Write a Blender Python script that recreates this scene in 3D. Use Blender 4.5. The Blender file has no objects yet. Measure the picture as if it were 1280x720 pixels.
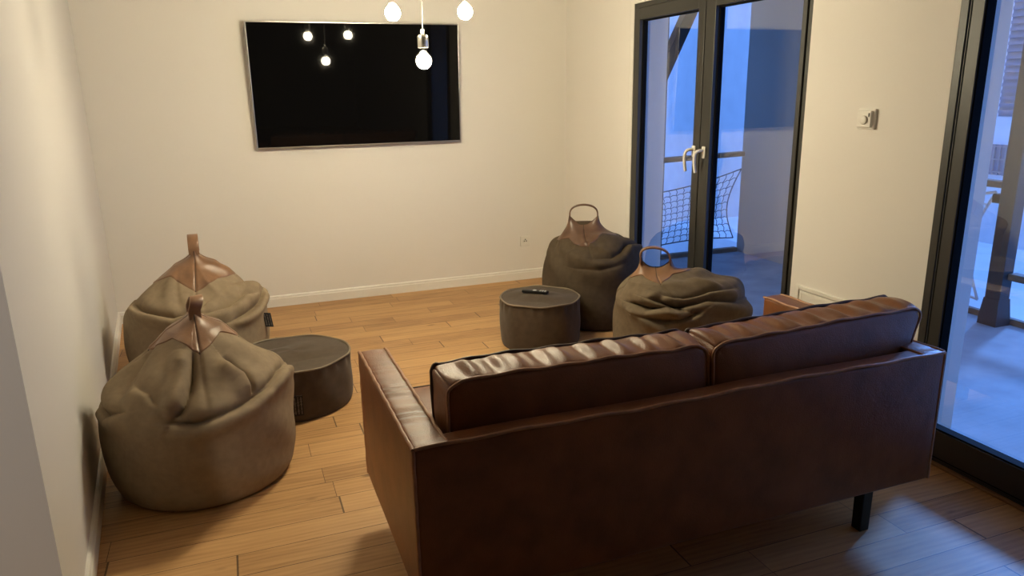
import bpy, bmesh, math, random
import numpy as np
from mathutils import Vector, Matrix

scene = bpy.context.scene
COL = scene.collection
PI = math.pi

# ------------------------------------------------------------------ materials
def new_mat(name):
    m = bpy.data.materials.new(name); m.use_nodes = True
    nt = m.node_tree; nt.nodes.clear()
    out = nt.nodes.new('ShaderNodeOutputMaterial')
    return m, nt, out

def N(nt, typ, **kw):
    n = nt.nodes.new(typ)
    for k, v in kw.items():
        if k.startswith('i_'):
            n.inputs[k[2:].replace('_', ' ')].default_value = v
        else:
            setattr(n, k, v)
    return n

def L(nt, a, b): nt.links.new(a, b)

def principled(name, col, rough=.5, metal=0., spec=.5, var=.0, vscale=8., bump=0., bscale=60., bdist=.002,
               bump2=0., b2scale=400., coat=0., stretch=(1, 1, 1), sheen=0., sheen_tint=None, voronoi=False):
    m, nt, out = new_mat(name)
    b = N(nt, 'ShaderNodeBsdfPrincipled')
    b.inputs['Base Color'].default_value = (*col, 1)
    b.inputs['Roughness'].default_value = rough
    b.inputs['Metallic'].default_value = metal
    b.inputs['Specular IOR Level'].default_value = spec
    b.inputs['Coat Weight'].default_value = coat
    b.inputs['Sheen Weight'].default_value = sheen
    L(nt, b.outputs[0], out.inputs[0])
    tc = N(nt, 'ShaderNodeTexCoord'); mp = N(nt, 'ShaderNodeMapping')
    mp.inputs['Scale'].default_value = stretch
    L(nt, tc.outputs['Object'], mp.inputs[0])
    if var:
        n = N(nt, 'ShaderNodeTexNoise'); n.inputs['Scale'].default_value = vscale; n.inputs['Detail'].default_value = 6
        L(nt, mp.outputs[0], n.inputs['Vector'])
        r = N(nt, 'ShaderNodeValToRGB')
        r.color_ramp.elements[0].position = .3; r.color_ramp.elements[1].position = .7
        r.color_ramp.elements[0].color = (*[c * (1 - var) for c in col], 1)
        r.color_ramp.elements[1].color = (*[min(1, c * (1 + var)) for c in col], 1)
        L(nt, n.outputs['Fac'], r.inputs[0]); L(nt, r.outputs[0], b.inputs['Base Color'])
    prev = None
    for amt, sc, vor in ((bump, bscale, voronoi), (bump2, b2scale, False)):
        if amt:
            if vor:
                n = N(nt, 'ShaderNodeTexVoronoi'); n.inputs['Scale'].default_value = sc; o = n.outputs['Distance']
            else:
                n = N(nt, 'ShaderNodeTexNoise'); n.inputs['Scale'].default_value = sc; n.inputs['Detail'].default_value = 5; o = n.outputs['Fac']
            L(nt, mp.outputs[0], n.inputs['Vector'])
            bp = N(nt, 'ShaderNodeBump'); bp.inputs['Strength'].default_value = amt; bp.inputs['Distance'].default_value = bdist
            L(nt, o, bp.inputs['Height'])
            if prev: L(nt, prev, bp.inputs['Normal'])
            prev = bp.outputs[0]
    if prev: L(nt, prev, b.inputs['Normal'])
    return m

def mat_glass(name, tint=(.96, .98, 1.), r0=.24):
    m, nt, out = new_mat(name)
    t = N(nt, 'ShaderNodeBsdfTransparent'); t.inputs[0].default_value = (*tint, 1)
    g = N(nt, 'ShaderNodeBsdfGlossy'); g.inputs['Roughness'].default_value = .0
    lw = N(nt, 'ShaderNodeLayerWeight'); lw.inputs['Blend'].default_value = .5
    pw = N(nt, 'ShaderNodeMath', operation='POWER'); L(nt, lw.outputs['Facing'], pw.inputs[0]); pw.inputs[1].default_value = 4.5
    f = N(nt, 'ShaderNodeMath', operation='MULTIPLY_ADD'); L(nt, pw.outputs[0], f.inputs[0]); f.inputs[1].default_value = 1 - r0; f.inputs[2].default_value = r0
    mx = N(nt, 'ShaderNodeMixShader')
    L(nt, f.outputs[0], mx.inputs[0]); L(nt, t.outputs[0], mx.inputs[1]); L(nt, g.outputs[0], mx.inputs[2])
    L(nt, mx.outputs[0], out.inputs[0])
    return m

def mat_emit(name, col, s):
    m, nt, out = new_mat(name)
    e = N(nt, 'ShaderNodeEmission'); e.inputs[0].default_value = (*col, 1); e.inputs[1].default_value = s
    L(nt, e.outputs[0], out.inputs[0]); return m

def mat_floor():
    m, nt, out = new_mat('oak_planks')
    b = N(nt, 'ShaderNodeBsdfPrincipled'); L(nt, b.outputs[0], out.inputs[0])
    tc = N(nt, 'ShaderNodeTexCoord'); sx = N(nt, 'ShaderNodeSeparateXYZ'); L(nt, tc.outputs['Object'], sx.inputs[0])
    def M(op, a, bb=None, c=None):
        n = N(nt, 'ShaderNodeMath', operation=op)
        for i, v in enumerate((a, bb, c)):
            if v is None: continue
            if isinstance(v, (int, float)): n.inputs[i].default_value = v
            else: L(nt, v, n.inputs[i])
        return n.outputs[0]
    W = .13
    yr = M('DIVIDE', M('SUBTRACT', sx.outputs['Y'], 1.416), W)
    row = M('FLOOR', yr); fy = M('FRACT', yr)
    wn = N(nt, 'ShaderNodeTexWhiteNoise', noise_dimensions='1D'); L(nt, row, wn.inputs['W'])
    xr = M('ADD', M('DIVIDE', sx.outputs['X'], .82), M('MULTIPLY', wn.outputs['Value'], 7.0))
    xr = M('ADD', xr, M('MULTIPLY', M('SINE', M('MULTIPLY', xr, 2.3)), .22))
    colr = M('FLOOR', xr); fx = M('FRACT', xr)
    cv = N(nt, 'ShaderNodeCombineXYZ'); L(nt, colr, cv.inputs[0]); L(nt, row, cv.inputs[1])
    w2 = N(nt, 'ShaderNodeTexWhiteNoise', noise_dimensions='2D'); L(nt, cv.outputs[0], w2.inputs['Vector'])
    # gaps
    ey = M('MINIMUM', fy, M('SUBTRACT', 1.0, fy)); ex = M('MINIMUM', fx, M('SUBTRACT', 1.0, fx))
    gy = M('LESS_THAN', ey, .012); gx = M('LESS_THAN', ex, .0022)
    gap = M('MAXIMUM', gy, gx)
    # grain coordinates, shifted plank by plank
    gc = N(nt, 'ShaderNodeCombineXYZ')
    L(nt, M('ADD', M('MULTIPLY', sx.outputs['X'], 1.6), M('MULTIPLY', w2.outputs['Value'], 37.)), gc.inputs[0])
    L(nt, M('ADD', M('MULTIPLY', sx.outputs['Y'], 15.), M('MULTIPLY', w2.outputs['Value'], 91.)), gc.inputs[1])
    n1 = N(nt, 'ShaderNodeTexNoise'); n1.inputs['Scale'].default_value = 1.6; n1.inputs['Detail'].default_value = 8; n1.inputs['Roughness'].default_value = .62; n1.inputs['Distortion'].default_value = .9
    L(nt, gc.outputs[0], n1.inputs['Vector'])
    gc2 = N(nt, 'ShaderNodeCombineXYZ')
    L(nt, M('MULTIPLY', sx.outputs['X'], 6.), gc2.inputs[0]); L(nt, M('MULTIPLY', sx.outputs['Y'], 160.), gc2.inputs[1]); L(nt, w2.outputs['Value'], gc2.inputs[2])
    n2 = N(nt, 'ShaderNodeTexNoise'); n2.inputs['Scale'].default_value = 1.2; n2.inputs['Detail'].default_value = 4
    L(nt, gc2.outputs[0], n2.inputs['Vector'])
    # growth-ring figure
    wv = N(nt, 'ShaderNodeTexWave', wave_type='RINGS', rings_direction='Z'); wv.inputs['Scale'].default_value = .9; wv.inputs['Distortion'].default_value = 5.5; wv.inputs['Detail'].default_value = 3; wv.inputs['Detail Scale'].default_value = .8
    L(nt, gc.outputs[0], wv.inputs['Vector'])
    ramp = N(nt, 'ShaderNodeValToRGB')
    e = ramp.color_ramp.elements
    e[0].position = .22; e[0].color = (.30, .155, .062, 1)
    e[1].position = .75; e[1].color = (.62, .37, .165, 1)
    k = ramp.color_ramp.elements.new(.48); k.color = (.50, .285, .118, 1)
    mixv = M('ADD', M('ADD', M('MULTIPLY', n1.outputs['Fac'], .66), M('MULTIPLY', n2.outputs['Fac'], .22)), M('MULTIPLY', wv.outputs['Fac'], .10))
    mixv = M('ADD', mixv, M('MULTIPLY', M('SUBTRACT', w2.outputs['Value'], .5), .24))
    L(nt, mixv, ramp.inputs[0])
    # small dark knots
    kc = N(nt, 'ShaderNodeCombineXYZ'); L(nt, M('MULTIPLY', sx.outputs['X'], 1.), kc.inputs[0]); L(nt, M('MULTIPLY', sx.outputs['Y'], 2.6), kc.inputs[1])
    vo = N(nt, 'ShaderNodeTexVoronoi'); vo.inputs['Scale'].default_value = 2.1; L(nt, kc.outputs[0], vo.inputs['Vector'])
    kn = N(nt, 'ShaderNodeMapRange'); kn.inputs['From Min'].default_value = .03; kn.inputs['From Max'].default_value = .085; kn.inputs['To Min'].default_value = .65; kn.inputs['To Max'].default_value = 0.
    L(nt, vo.outputs['Distance'], kn.inputs['Value'])
    mk = N(nt, 'ShaderNodeMixRGB'); L(nt, kn.outputs[0], mk.inputs[0]); L(nt, ramp.outputs[0], mk.inputs[1]); mk.inputs[2].default_value = (.12, .055, .02, 1)
    mg = N(nt, 'ShaderNodeMixRGB'); L(nt, M('MULTIPLY', gap, .8), mg.inputs[0]); L(nt, mk.outputs[0], mg.inputs[1]); mg.inputs[2].default_value = (.05, .025, .01, 1)
    L(nt, mg.outputs[0], b.inputs['Base Color'])
    b.inputs['Roughness'].default_value = .46
    b.inputs['Specular IOR Level'].default_value = .35
    bp = N(nt, 'ShaderNodeBump'); bp.inputs['Strength'].default_value = .25; bp.inputs['Distance'].default_value = .002
    L(nt, M('SUBTRACT', M('MULTIPLY', n2.outputs['Fac'], .3), gap), bp.inputs['Height']); L(nt, bp.outputs[0], b.inputs['Normal'])
    return m

MT = dict(
    wall=principled('wall_paint', (.80, .775, .735), .85, spec=.25, bump=.06, bscale=140, bdist=.001),
    ceil=principled('ceiling_wood', (.36, .31, .26), .8, spec=.2, var=.2, vscale=4, stretch=(1, 9, 1)),
    dim=principled('low_bounce_paint', (.16, .14, .12), .8, spec=.2),  # unseen walls made dark to cut light bounced into the room
    trim=principled('white_trim', (.82, .80, .75), .5),
    plastic=principled('white_plastic', (.80, .78, .73), .35),
    frame=principled('anthracite_frame', (.038, .037, .034), .42, bump=.05, bscale=500, bdist=.0005),
    gasket=principled('black_gasket', (.006, .006, .006), .8, spec=.08),
    floor=mat_floor(),
    glass=mat_glass('window_glass'),
    taupe=principled('taupe_fabric', (.275, .210, .138), .9, spec=.15, var=.10, vscale=30, bump=.25, bscale=700, bdist=.001, bump2=.12, b2scale=60),
    choc=principled('dark_brown_fabric', (.085, .063, .042), .9, spec=.15, var=.12, vscale=30, bump=.25, bscale=700, bdist=.001, bump2=.12, b2scale=60),
    choc_light=principled('brown_fabric', (.150, .115, .078), .9, spec=.15, var=.12, vscale=30, bump=.25, bscale=700, bdist=.001, bump2=.12, b2scale=60),
    pouf=principled('pouf_fabric', (.080, .058, .039), .88, sheen=.12, spec=.2, var=.12, vscale=26, bump=.25, bscale=700, bdist=.001, bump2=.15, b2scale=40),
    tan=principled('tan_cap_leather', (.225, .118, .062), .38, spec=.5, var=.2, vscale=14, bump=.35, bscale=45, bdist=.002, bump2=.25, b2scale=220),
    tan_dark=principled('dark_cap_leather', (.115, .062, .040), .36, spec=.5, var=.2, vscale=14, bump=.35, bscale=45, bdist=.002, bump2=.25, b2scale=220),
    seam=principled('seam_thread', (.055, .035, .022), .7),
    pipe_t=principled('taupe_piping', (.20, .155, .105), .8),
    pipe_c=principled('brown_piping', (.21, .165, .115), .7),
    leather=principled('sofa_leather', (.215, .078, .025), .37, spec=.45, var=.22, vscale=9, bump=.30, bscale=28, bdist=.004, bump2=.35, b2scale=260),
    leather_pipe=principled('sofa_piping', (.40, .20, .10), .45, var=.2, vscale=30),
    dpipe=principled('dark_piping', (.045, .02, .012), .5),
    blackmetal=principled('black_metal', (.012, .012, .012), .35, metal=.3),
    chrome=principled('silver_metal', (.62, .60, .56), .22, metal=1.),
    bezel=principled('bezel_metal', (.50, .48, .45), .3, metal=1.),
    screen=principled('screen_glass', (.004, .004, .0045), .03, spec=.22),
    tvback=principled('tv_back', (.10, .095, .09), .5),
    cord=principled('cable_sleeve', (.05, .045, .04), .6),
    dark_plastic=principled('black_plastic', (.006, .006, .0065), .45, spec=.3),
    button=principled('grey_button', (.45, .45, .46), .5),
    tag=principled('black_tag', (.012, .011, .012), .7),
    tagink=principled('tag_print', (.16, .14, .13), .7),
    concrete=principled('balcony_concrete', (.42, .43, .45), .75, var=.14, vscale=5, bump=.3, bscale=40, bdist=.003),
    oldwood=principled('weathered_wood', (.20, .145, .10), .7, var=.25, vscale=12, stretch=(1, 1, 6)),
    post=principled('dark_steel_post', (.055, .05, .047), .5),
    rope=principled('pale_rope', (.8, .8, .8), .8),
    rope_dark=principled('dark_rope', (.10, .10, .11), .8),
    render=principled('pale_render', (.88, .88, .88), .9, var=.05, vscale=3),
    slat=principled('grey_slats', (.24, .26, .32), .7),
    darkwin=principled('dark_window', (.03, .035, .05), .2),
    steelgrille=principled('grey_grille', (.30, .32, .36), .6),
    bulbcore=mat_emit('bulb_filament_glow', (1, .885, .625), 690.),
    bulbglass=mat_glass('bulb_glass', (1, .99, .96), .035),
)

# ------------------------------------------------------------------ helpers
class MB:
    """collects shapes and links them as one mesh object"""
    def __init__(s): s.bm = bmesh.new()
    def box(s, x0, x1, y0, y1, z0, z1, bev=0., seg=2):
        t = bmesh.new(); bmesh.ops.create_cube(t, size=1)
        bmesh.ops.scale(t, vec=(x1 - x0, y1 - y0, z1 - z0), verts=t.verts)
        bmesh.ops.translate(t, vec=((x0 + x1) / 2, (y0 + y1) / 2, (z0 + z1) / 2), verts=t.verts)
        if bev: bmesh.ops.bevel(t, geom=t.edges, offset=bev, segments=seg, affect='EDGES', profile=.5)
        s._merge(t); return s
    def _merge(s, t):
        me = bpy.data.meshes.new('tmp'); t.to_mesh(me); t.free(); s.bm.from_mesh(me); bpy.data.meshes.remove(me)
    def grid(s, P, closed_u=False, cap0=False, cap1=False, flip=False):
        """P[j][i] rows of points; closed_u wraps i"""
        rows = [[s.bm.verts.new(p) for p in row] for row in P]
        n = len(rows[0])
        for j in range(len(rows) - 1):
            for i in range(n if closed_u else n - 1):
                k = (i + 1) % n
                f = (rows[j][i], rows[j][k], rows[j + 1][k], rows[j + 1][i])
                s.bm.faces.new(f[::-1] if flip else f)
        if cap0: s.bm.faces.new(rows[0][::-1] if not flip else rows[0])
        if cap1: s.bm.faces.new(rows[-1] if not flip else rows[-1][::-1])
        return s
    def lathe(s, prof, c=(0, 0, 0), n=32):
        P = [[(c[0] + r * math.cos(2 * PI * i / n), c[1] + r * math.sin(2 * PI * i / n), c[2] + z) for i in range(n)] for r, z in prof]
        return s.grid(P, True, True, True)
    def tube(s, pts, r, n=8, closed=False):
        pts = [Vector(p) for p in pts]; m = len(pts); P = []; up = None
        for k in range(m):
            if closed: d = pts[(k + 1) % m] - pts[k - 1]
            else: d = pts[min(k + 1, m - 1)] - pts[max(k - 1, 0)]
            d.normalize()
            if up is None:
                up = d.orthogonal().normalized()
            else:
                up = (up - d * up.dot(d)).normalized()
            v = d.cross(up)
            P.append([pts[k] + (up * math.cos(2 * PI * i / n) + v * math.sin(2 * PI * i / n)) * r for i in range(n)])
        if closed:
            P.append(P[0]); s.grid(P, True); bmesh.ops.remove_doubles(s.bm, verts=s.bm.verts, dist=1e-6)
        else: s.grid(P, True, True, True)
        return s
    def ribbon(s, pts, wdir, w, t):
        """strap of width w along wdir and thickness t swept along pts"""
        pts = [Vector(p) for p in pts]; m = len(pts); P = []
        for k in range(m):
            d = (pts[min(k + 1, m - 1)] - pts[max(k - 1, 0)]).normalized()
            a = Vector(wdir); a = (a - d * a.dot(d)).normalized(); b = d.cross(a)
            row = []
            for (u, v) in ((-.5, -.35), (-.46, -.5), (.46, -.5), (.5, -.35), (.5, .35), (.46, .5), (-.46, .5), (-.5, .35)):
                row.append(pts[k] + a * (u * w) + b * (v * t))
            P.append(row)
        return s.grid(P, True, True, True)
    def build(s, name, mat, parent=None, smooth=False, loc=None):
        bmesh.ops.recalc_face_normals(s.bm, faces=s.bm.faces)
        me = bpy.data.meshes.new(name); s.bm.to_mesh(me); s.bm.free()
        me.materials.append(mat)
        if smooth:
            me.polygons.foreach_set('use_smooth', [True] * len(me.polygons))
            me.set_sharp_from_angle(angle=math.radians(50))
        o = bpy.data.objects.new(name, me); COL.objects.link(o)
        if parent: o.parent = parent
        if loc: o.location = loc
        return o

def empty(name, label, cat, loc=(0, 0, 0), rz=0., group=None):
    o = bpy.data.objects.new(name, None); COL.objects.link(o); o.empty_display_size = .1
    o.location = loc; o.rotation_euler = (0, 0, rz)
    o['label'] = label; o['category'] = cat
    if group: o['group'] = group
    return o

def tag(o, label, cat, group=None, kind=None):
    o['label'] = label; o['category'] = cat
    if group: o['group'] = group
    if kind: o['kind'] = kind
    return o

def struct(o, label, cat):
    o['kind'] = 'structure'; o['label'] = label; o['category'] = cat; return o

def softbox(half, r, n=(24, 24, 24), f=None):
    """rounded box as six welded grids, then displaced by f(array Nx3 local, array Nx3 unit) -> array"""
    hx, hy, hz = half; V = []; F = []
    def ax(h, k):
        core = np.linspace(-(h - r), h - r, k); e = r * (1 - np.array([1, .75, .5, .25]))
        lo = -h + e; return np.unique(np.concatenate([lo, core, -lo]))
    A = [ax(hx, n[0]), ax(hy, n[1]), ax(hz, n[2])]
    H = np.array(half)
    pts = []; faces = []
    for a in range(3):
        b, c = (a + 1) % 3, (a + 2) % 3
        for sg in (-1, 1):
            B, Cc = np.meshgrid(A[b], A[c], indexing='ij')
            p = np.zeros(B.shape + (3,)); p[..., a] = sg * H[a]; p[..., b] = B; p[..., c] = Cc
            base = len(pts); nb, nc = B.shape
            pts.extend(p.reshape(-1, 3).tolist())
            for i in range(nb - 1):
                for j in range(nc - 1):
                    q = (base + i * nc + j, base + (i + 1) * nc + j, base + (i + 1) * nc + j + 1, base + i * nc + j + 1)
                    faces.append(q if sg > 0 else q[::-1])
    p = np.array(pts)
    q = np.clip(p, -(H - r), H - r); d = p - q
    ln = np.linalg.norm(d, axis=1, keepdims=True); ln[ln == 0] = 1
    # map cube shell to sphere corner
    pos = q + d / ln * r
    if f is not None: pos = f(pos, p / H)
    mb = MB()
    vs = [mb.bm.verts.new(v) for v in pos.tolist()]
    for fc in faces: mb.bm.faces.new([vs[i] for i in fc])
    bmesh.ops.remove_doubles(mb.bm, verts=mb.bm.verts, dist=1e-5)
    return mb

def arc(cx, cy, r, a0, a1, n):
    return [(cx + r * math.cos(a0 + (a1 - a0) * i / n), cy + r * math.sin(a0 + (a1 - a0) * i / n)) for i in range(n + 1)]

# ------------------------------------------------------------------ camera
H = 1.55
R = ((0.93433183, -0.10707932, 0.33993831), (-0.35598346, -0.23404438, 0.90470935), (-0.01731502, -0.96631116, -0.25679358))
cam = bpy.data.cameras.new('camera'); co = bpy.data.objects.new('camera', cam); COL.objects.link(co)
co.matrix_world = Matrix(((R[0][0], -R[0][1], -R[0][2], 0), (R[1][0], -R[1][1], -R[1][2], 0), (R[2][0], -R[2][1], -R[2][2], H), (0, 0, 0, 1)))
cam.sensor_width = 36; cam.lens = 36 * 920 / 1280; cam.clip_start = .05; cam.clip_end = 200
scene.camera = co

# ------------------------------------------------------------------ room shell
YB, XR, ZC = 5.70, 2.65, 2.72
YF = -5.0
def wl(y): return -.86 + (.315) * (5.70 - y) / 3.64           # x of the left wall face at y
YE = 2.06                                                       # left wall ends here
m = MB(); m.box(-3.2, XR + .30, YF - .2, YB + .15, -.12, 0)
struct(m.build('floor', MT['floor']), 'honey oak plank floor', 'floor')
m = MB(); m.box(-3.2, XR + .30, YF - .2, YB + .15, ZC, ZC + .15)
struct(m.build('ceiling', MT['ceil']), 'wooden ceiling', 'ceiling')
m = MB(); m.box(-1.1, XR + .30, YB, YB + .15, 0, ZC)
struct(m.build('wall_back', MT['wall']), 'cream wall behind the television', 'wall')
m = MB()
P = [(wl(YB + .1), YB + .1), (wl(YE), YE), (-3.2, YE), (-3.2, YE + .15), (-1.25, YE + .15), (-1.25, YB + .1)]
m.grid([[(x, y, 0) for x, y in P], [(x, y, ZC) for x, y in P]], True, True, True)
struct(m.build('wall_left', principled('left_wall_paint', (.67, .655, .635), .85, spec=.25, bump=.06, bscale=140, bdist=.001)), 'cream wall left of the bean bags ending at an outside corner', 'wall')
# right wall with two door openings
FD = (2.945, 4.665, 2.135)                                      # far double door: y0, y1, top
ND = (1.02, 2.166, 2.36)                                        # near door
m = MB()
m.box(XR, XR + .28, FD[1], YB, 0, ZC); m.box(XR, XR + .28, FD[0], FD[1], FD[2], ZC)
m.box(XR, XR + .28, ND[1], FD[0], 0, ZC); m.box(XR, XR + .28, ND[0], ND[1], ND[2], ZC)
m.box(XR, XR + .28, YF, ND[0], 0, ZC)
struct(m.build('wall_right', MT['wall']), 'cream wall with two glazed balcony doors', 'wall')
m = MB(); m.box(-3.3, XR + .28, YF - .15, YF, 0, ZC)
struct(m.build('wall_front', MT['dim']), 'wall behind the viewer', 'wall')
m = MB(); m.box(-3.3, -3.2, YF, YE + .15, 0, ZC)
struct(m.build('wall_side', MT['dim']), 'wall of the open room to the left', 'wall')
# baseboards: stepped profile
def base_profile(): return [(0, 0), (.016, 0), (.016, .062), (.012, .068), (.012, .078), (.007, .084), (0, .086)]
m = MB()
m.grid([[(x, YB - d, z) for d, z in base_profile()] for x in (wl(YB), XR)], True, True, True)
struct(m.build('baseboard_back', MT['trim']), 'white baseboard under the television wall', 'baseboard')
m = MB()
nrm = Vector((3.64, .315, 0)).normalized()
m.grid([[(wl(y) + nrm.x * d, y + nrm.y * d, z) for d, z in base_profile()] for y in (YE, YB)], True, True, True)
struct(m.build('baseboard_left', MT['trim']), 'white baseboard along the left wall', 'baseboard')
m = MB()
for y0, y1 in ((ND[1], FD[0]), (FD[1], YB)):
    m.grid([[(XR - d, y, z) for d, z in base_profile()] for y in (y0, y1)], True, True, True)
struct(m.build('baseboard_right', MT['trim']), 'white baseboard along the door wall', 'baseboard')

# ------------------------------------------------------------------ doors
def ring(mb, x0, x1, y0, y1, z0, z1, wy0, wy1, wz0, wz1, bev=.003):
    """rectangular frame in the y-z plane"""
    mb.box(x0, x1, y0, y0 + wy0, z0, z1, bev); mb.box(x0, x1, y1 - wy1, y1, z0, z1, bev)
    mb.box(x0, x1, y0 + wy0, y1 - wy1, z0, z0 + wz0, bev); mb.box(x0, x1, y0 + wy0, y1 - wy1, z1 - wz1, z1, bev)

def door_handle(parent, y, z, x):
    h = MB(); h.box(x - .012, x, y - .016, y + .016, z - .035, z + .035, .005, 3)
    h = h.build('handle', MT['plastic'], parent, True)
    h['label'] = 'white lever handle'
    pts = [(x - .01, y, z + .012), (x - .035, y, z + .012), (x - .05, y + .004, z + .008), (x - .058, y + .01, z - .005), (x - .060, y + .014, z - .03),
           (x - .058, y + .016, z - .065), (x - .052, y + .016, z - .10), (x - .048, y + .016, z - .118)]
    MB().tube(pts, .0095, 10).build('lever', MT['plastic'], h, True)
    return h

# far double door
d1 = struct(bpy.data.objects.new('door_1', None), 'dark grey glazed double balcony door with two white handles', 'door'); COL.objects.link(d1)
y0, y1, zt = 2.947, 4.622, 2.108
m = MB(); ring(m, XR + .004, XR + .075, y0, y1, 0, zt, .028, .028, .03, .030)
m.build('frame', MT['frame'], d1)
ym = 3.795                                                       # meeting line
for (a, b, wl_, wr_) in ((ym + .004, y1 - .030, .068, .058), (y0 + .030, ym - .004, .030, .092)):
    m = MB(); ring(m, XR - .006, XR + .06, a, b, .035, zt - .032, wl_, wr_, .10, .075)
    lf = m.build('leaf', MT['frame'], d1)
    m = MB(); ring(m, XR + .02, XR + .05, a + wl_ - .004, b - wr_ + .004, .135 - .004, zt - .107 + .004, .012, .012, .012, .012, 0)
    m.build('gasket', MT['gasket'], lf)
    m = MB(); m.grid([[(XR + .035, a + wl_ - .002, .12), (XR + .035, b - wr_ + .002, .12)], [(XR + .035, a + wl_ - .002, zt - .1), (XR + .035, b - wr_ + .002, zt - .1)]])
    m.build('pane', MT['glass'], lf)
    door_handle(lf, 3.845 if a > 3.7 else 3.742, 1.185, XR - .006)
m = MB(); m.box(XR + .01, XR + .05, ym - .004, ym + .004, .035, zt - .032)
m.build('gasket', MT['gasket'], d1)
m = MB(); m.box(XR + .001, XR + .27, y1, FD[1], 0, FD[2]); m.box(XR + .001, XR + .27, FD[0], y1, zt + .002, FD[2])
struct(m.build('trim_1', MT['trim']), 'pale reveal strip around the far double door', 'trim')

# near door
d2 = struct(bpy.data.objects.new('door_2', None), 'large dark framed glass balcony door at the right edge', 'door'); COL.objects.link(d2)
y0, y1, zt = ND[0] + .002, ND[1] - .002, ND[2] - .002
m = MB(); ring(m, XR - .004, XR + .06, y0, y1, 0.012, zt, .036, .036, .012, .036)
m.build('frame', MT['frame'], d2)
a, b = y0 + .040, y1 - .045
m = MB(); ring(m, XR - .010, XR + .042, a, b, .028, zt - .04, .062, .060, .126, .062)
lf = m.build('leaf', MT['frame'], d2)
m = MB(); ring(m, XR - .004, XR + .0425, a + .060, b - .0595, .152, zt - .1, .014, .006, .008, .014, .002)  # black bead drawn over the jamb, putting its shade into the colour
m.build('bead_jamb_shade', MT['gasket'], lf)
m = MB(); ring(m, XR - .0115, XR - .008, a + .006, b - .006, .034, zt - .046, .004, .004, .004, .004, 0)
m.build('gasket', MT['gasket'], lf)
m = MB(); m.grid([[(XR + .03, a + .065, .155), (XR + .03, b - .062, .155)], [(XR + .03, a + .065, zt - .105), (XR + .03, b - .062, zt - .105)]])
m.build('pane', MT['glass'], lf)
m = MB(); m.box(XR - .020, XR + .05, ND[0], ND[1], 0, .012, .003)
struct(m.build('trim_2', principled('oak_threshold', (.30, .17, .08), .5)), 'oak threshold strip under the near door', 'trim')

# ------------------------------------------------------------------ television
tv = empty('television', 'flat wall-mounted television with black screen and thin silver bezel', 'television', (.955, YB - .045, 1.62))
w2, h2 = .763, .436
m = MB(); m.box(-w2 + .02, w2 - .02, .0, .022, -h2 + .02, h2 - .02, .004); m.build('back_cover', MT['tvback'], tv)
m = MB(); m.box(-.25, .25, .018, .0412, -.07, .07); m.build('wall_bracket', MT['blackmetal'], tv)
m = MB()
bw = .009
m.box(-w2, -w2 + bw, -.026, .014, -h2, h2, .002); m.box(w2 - bw, w2, -.026, .014, -h2, h2, .002)
m.box(-w2 + bw, w2 - bw, -.026, .014, -h2, -h2 + .013, .002); m.box(-w2 + bw, w2 - bw, -.026, .014, h2 - bw, h2, .002)
m.build('bezel', MT['bezel'], tv)
m = MB(); m.box(-w2 + bw, w2 - bw, -.024, .0, -h2 + .013, h2 - bw); m.build('screen', MT['screen'], tv)
TVTILT = 0.043
tv.rotation_euler = (TVTILT, 0, 0)

# ------------------------------------------------------------------ wall fittings
def socket(loc, label):
    s = empty('wall_socket', label, 'socket', loc)
    m = MB(); m.box(-.043, .043, -.012, 0, -.043, .043, .004, 3); m.build('cover_plate', MT['plastic'], s)
    m = MB(); m.lathe([(.022, 0), (.0235, .0035), (.0225, .0045), (.020, .0045), (.0195, .001)], n=28)
    bmesh.ops.rotate(m.bm, verts=m.bm.verts, cent=(0, 0, 0), matrix=Matrix.Rotation(PI / 2, 3, 'X'))
    bmesh.ops.translate(m.bm, verts=m.bm.verts, vec=(0, -.010, 0))
    insert = m.build('insert', MT['plastic'], s, True)
    m = MB()
    for dx in (-.0095, .0095):
        m.box(dx - .0045, dx + .0045, -.0145, -.011, -.0045, .0045, .001)
    m.box(-.0045, .0045, -.0145, -.011, .009, .018, .001)
    m.build('contact', MT['dark_plastic'], insert)
    return s
socket((2.265, YB, .333), 'square white wall socket low on the cream wall left of the dark bean bag')

th = empty('thermostat', 'square white thermostat with a dial on the wall between the balcony doors', 'thermostat', (XR, 2.551, 1.410))
m = MB(); m.box(-.012, 0, -.048, .048, -.044, .044, .003); m.build('back_plate', MT['plastic'], th)
m = MB(); m.box(-.026, -.012, -.038, .040, -.036, .036, .005, 3); m.build('cover', MT['plastic'], th)
m = MB(); m.lathe([(.019, 0), (.0195, .006), (.0165, .009), (.002, .0095)], n=28)
bmesh.ops.rotate(m.bm, verts=m.bm.verts, cent=(0, 0, 0), matrix=Matrix.Rotation(-PI / 2, 3, 'Y'))
bmesh.ops.translate(m.bm, verts=m.bm.verts, vec=(-.026, -.004, -.004)); m.build('dial', MT['plastic'], th, True)
m = MB(); m.box(-.0285, -.0255, -.030, -.026, .010, .026); m.build('switch', MT['dark_plastic'], th)

ap = empty('access_panel', 'low cream access panel on the wall between the balcony doors, behind the sofa arm', 'access panel', (XR, 2.67, .35))
m = MB(); ring(m, -.012, 0, -.225, .225, -.24, .228, .022, .022, .022, .022, .004); m.build('frame', MT['trim'], ap)
m = MB(); m.box(-.007, 0, -.199, .199, -.214, .202, .002); m.build('door', MT['trim'], ap)
m = MB(); ring(m, -.0085, -.006, -.188, .188, -.203, .191, .004, .004, .004, .004, 0); m.build('rim', MT['trim'], ap)

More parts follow.
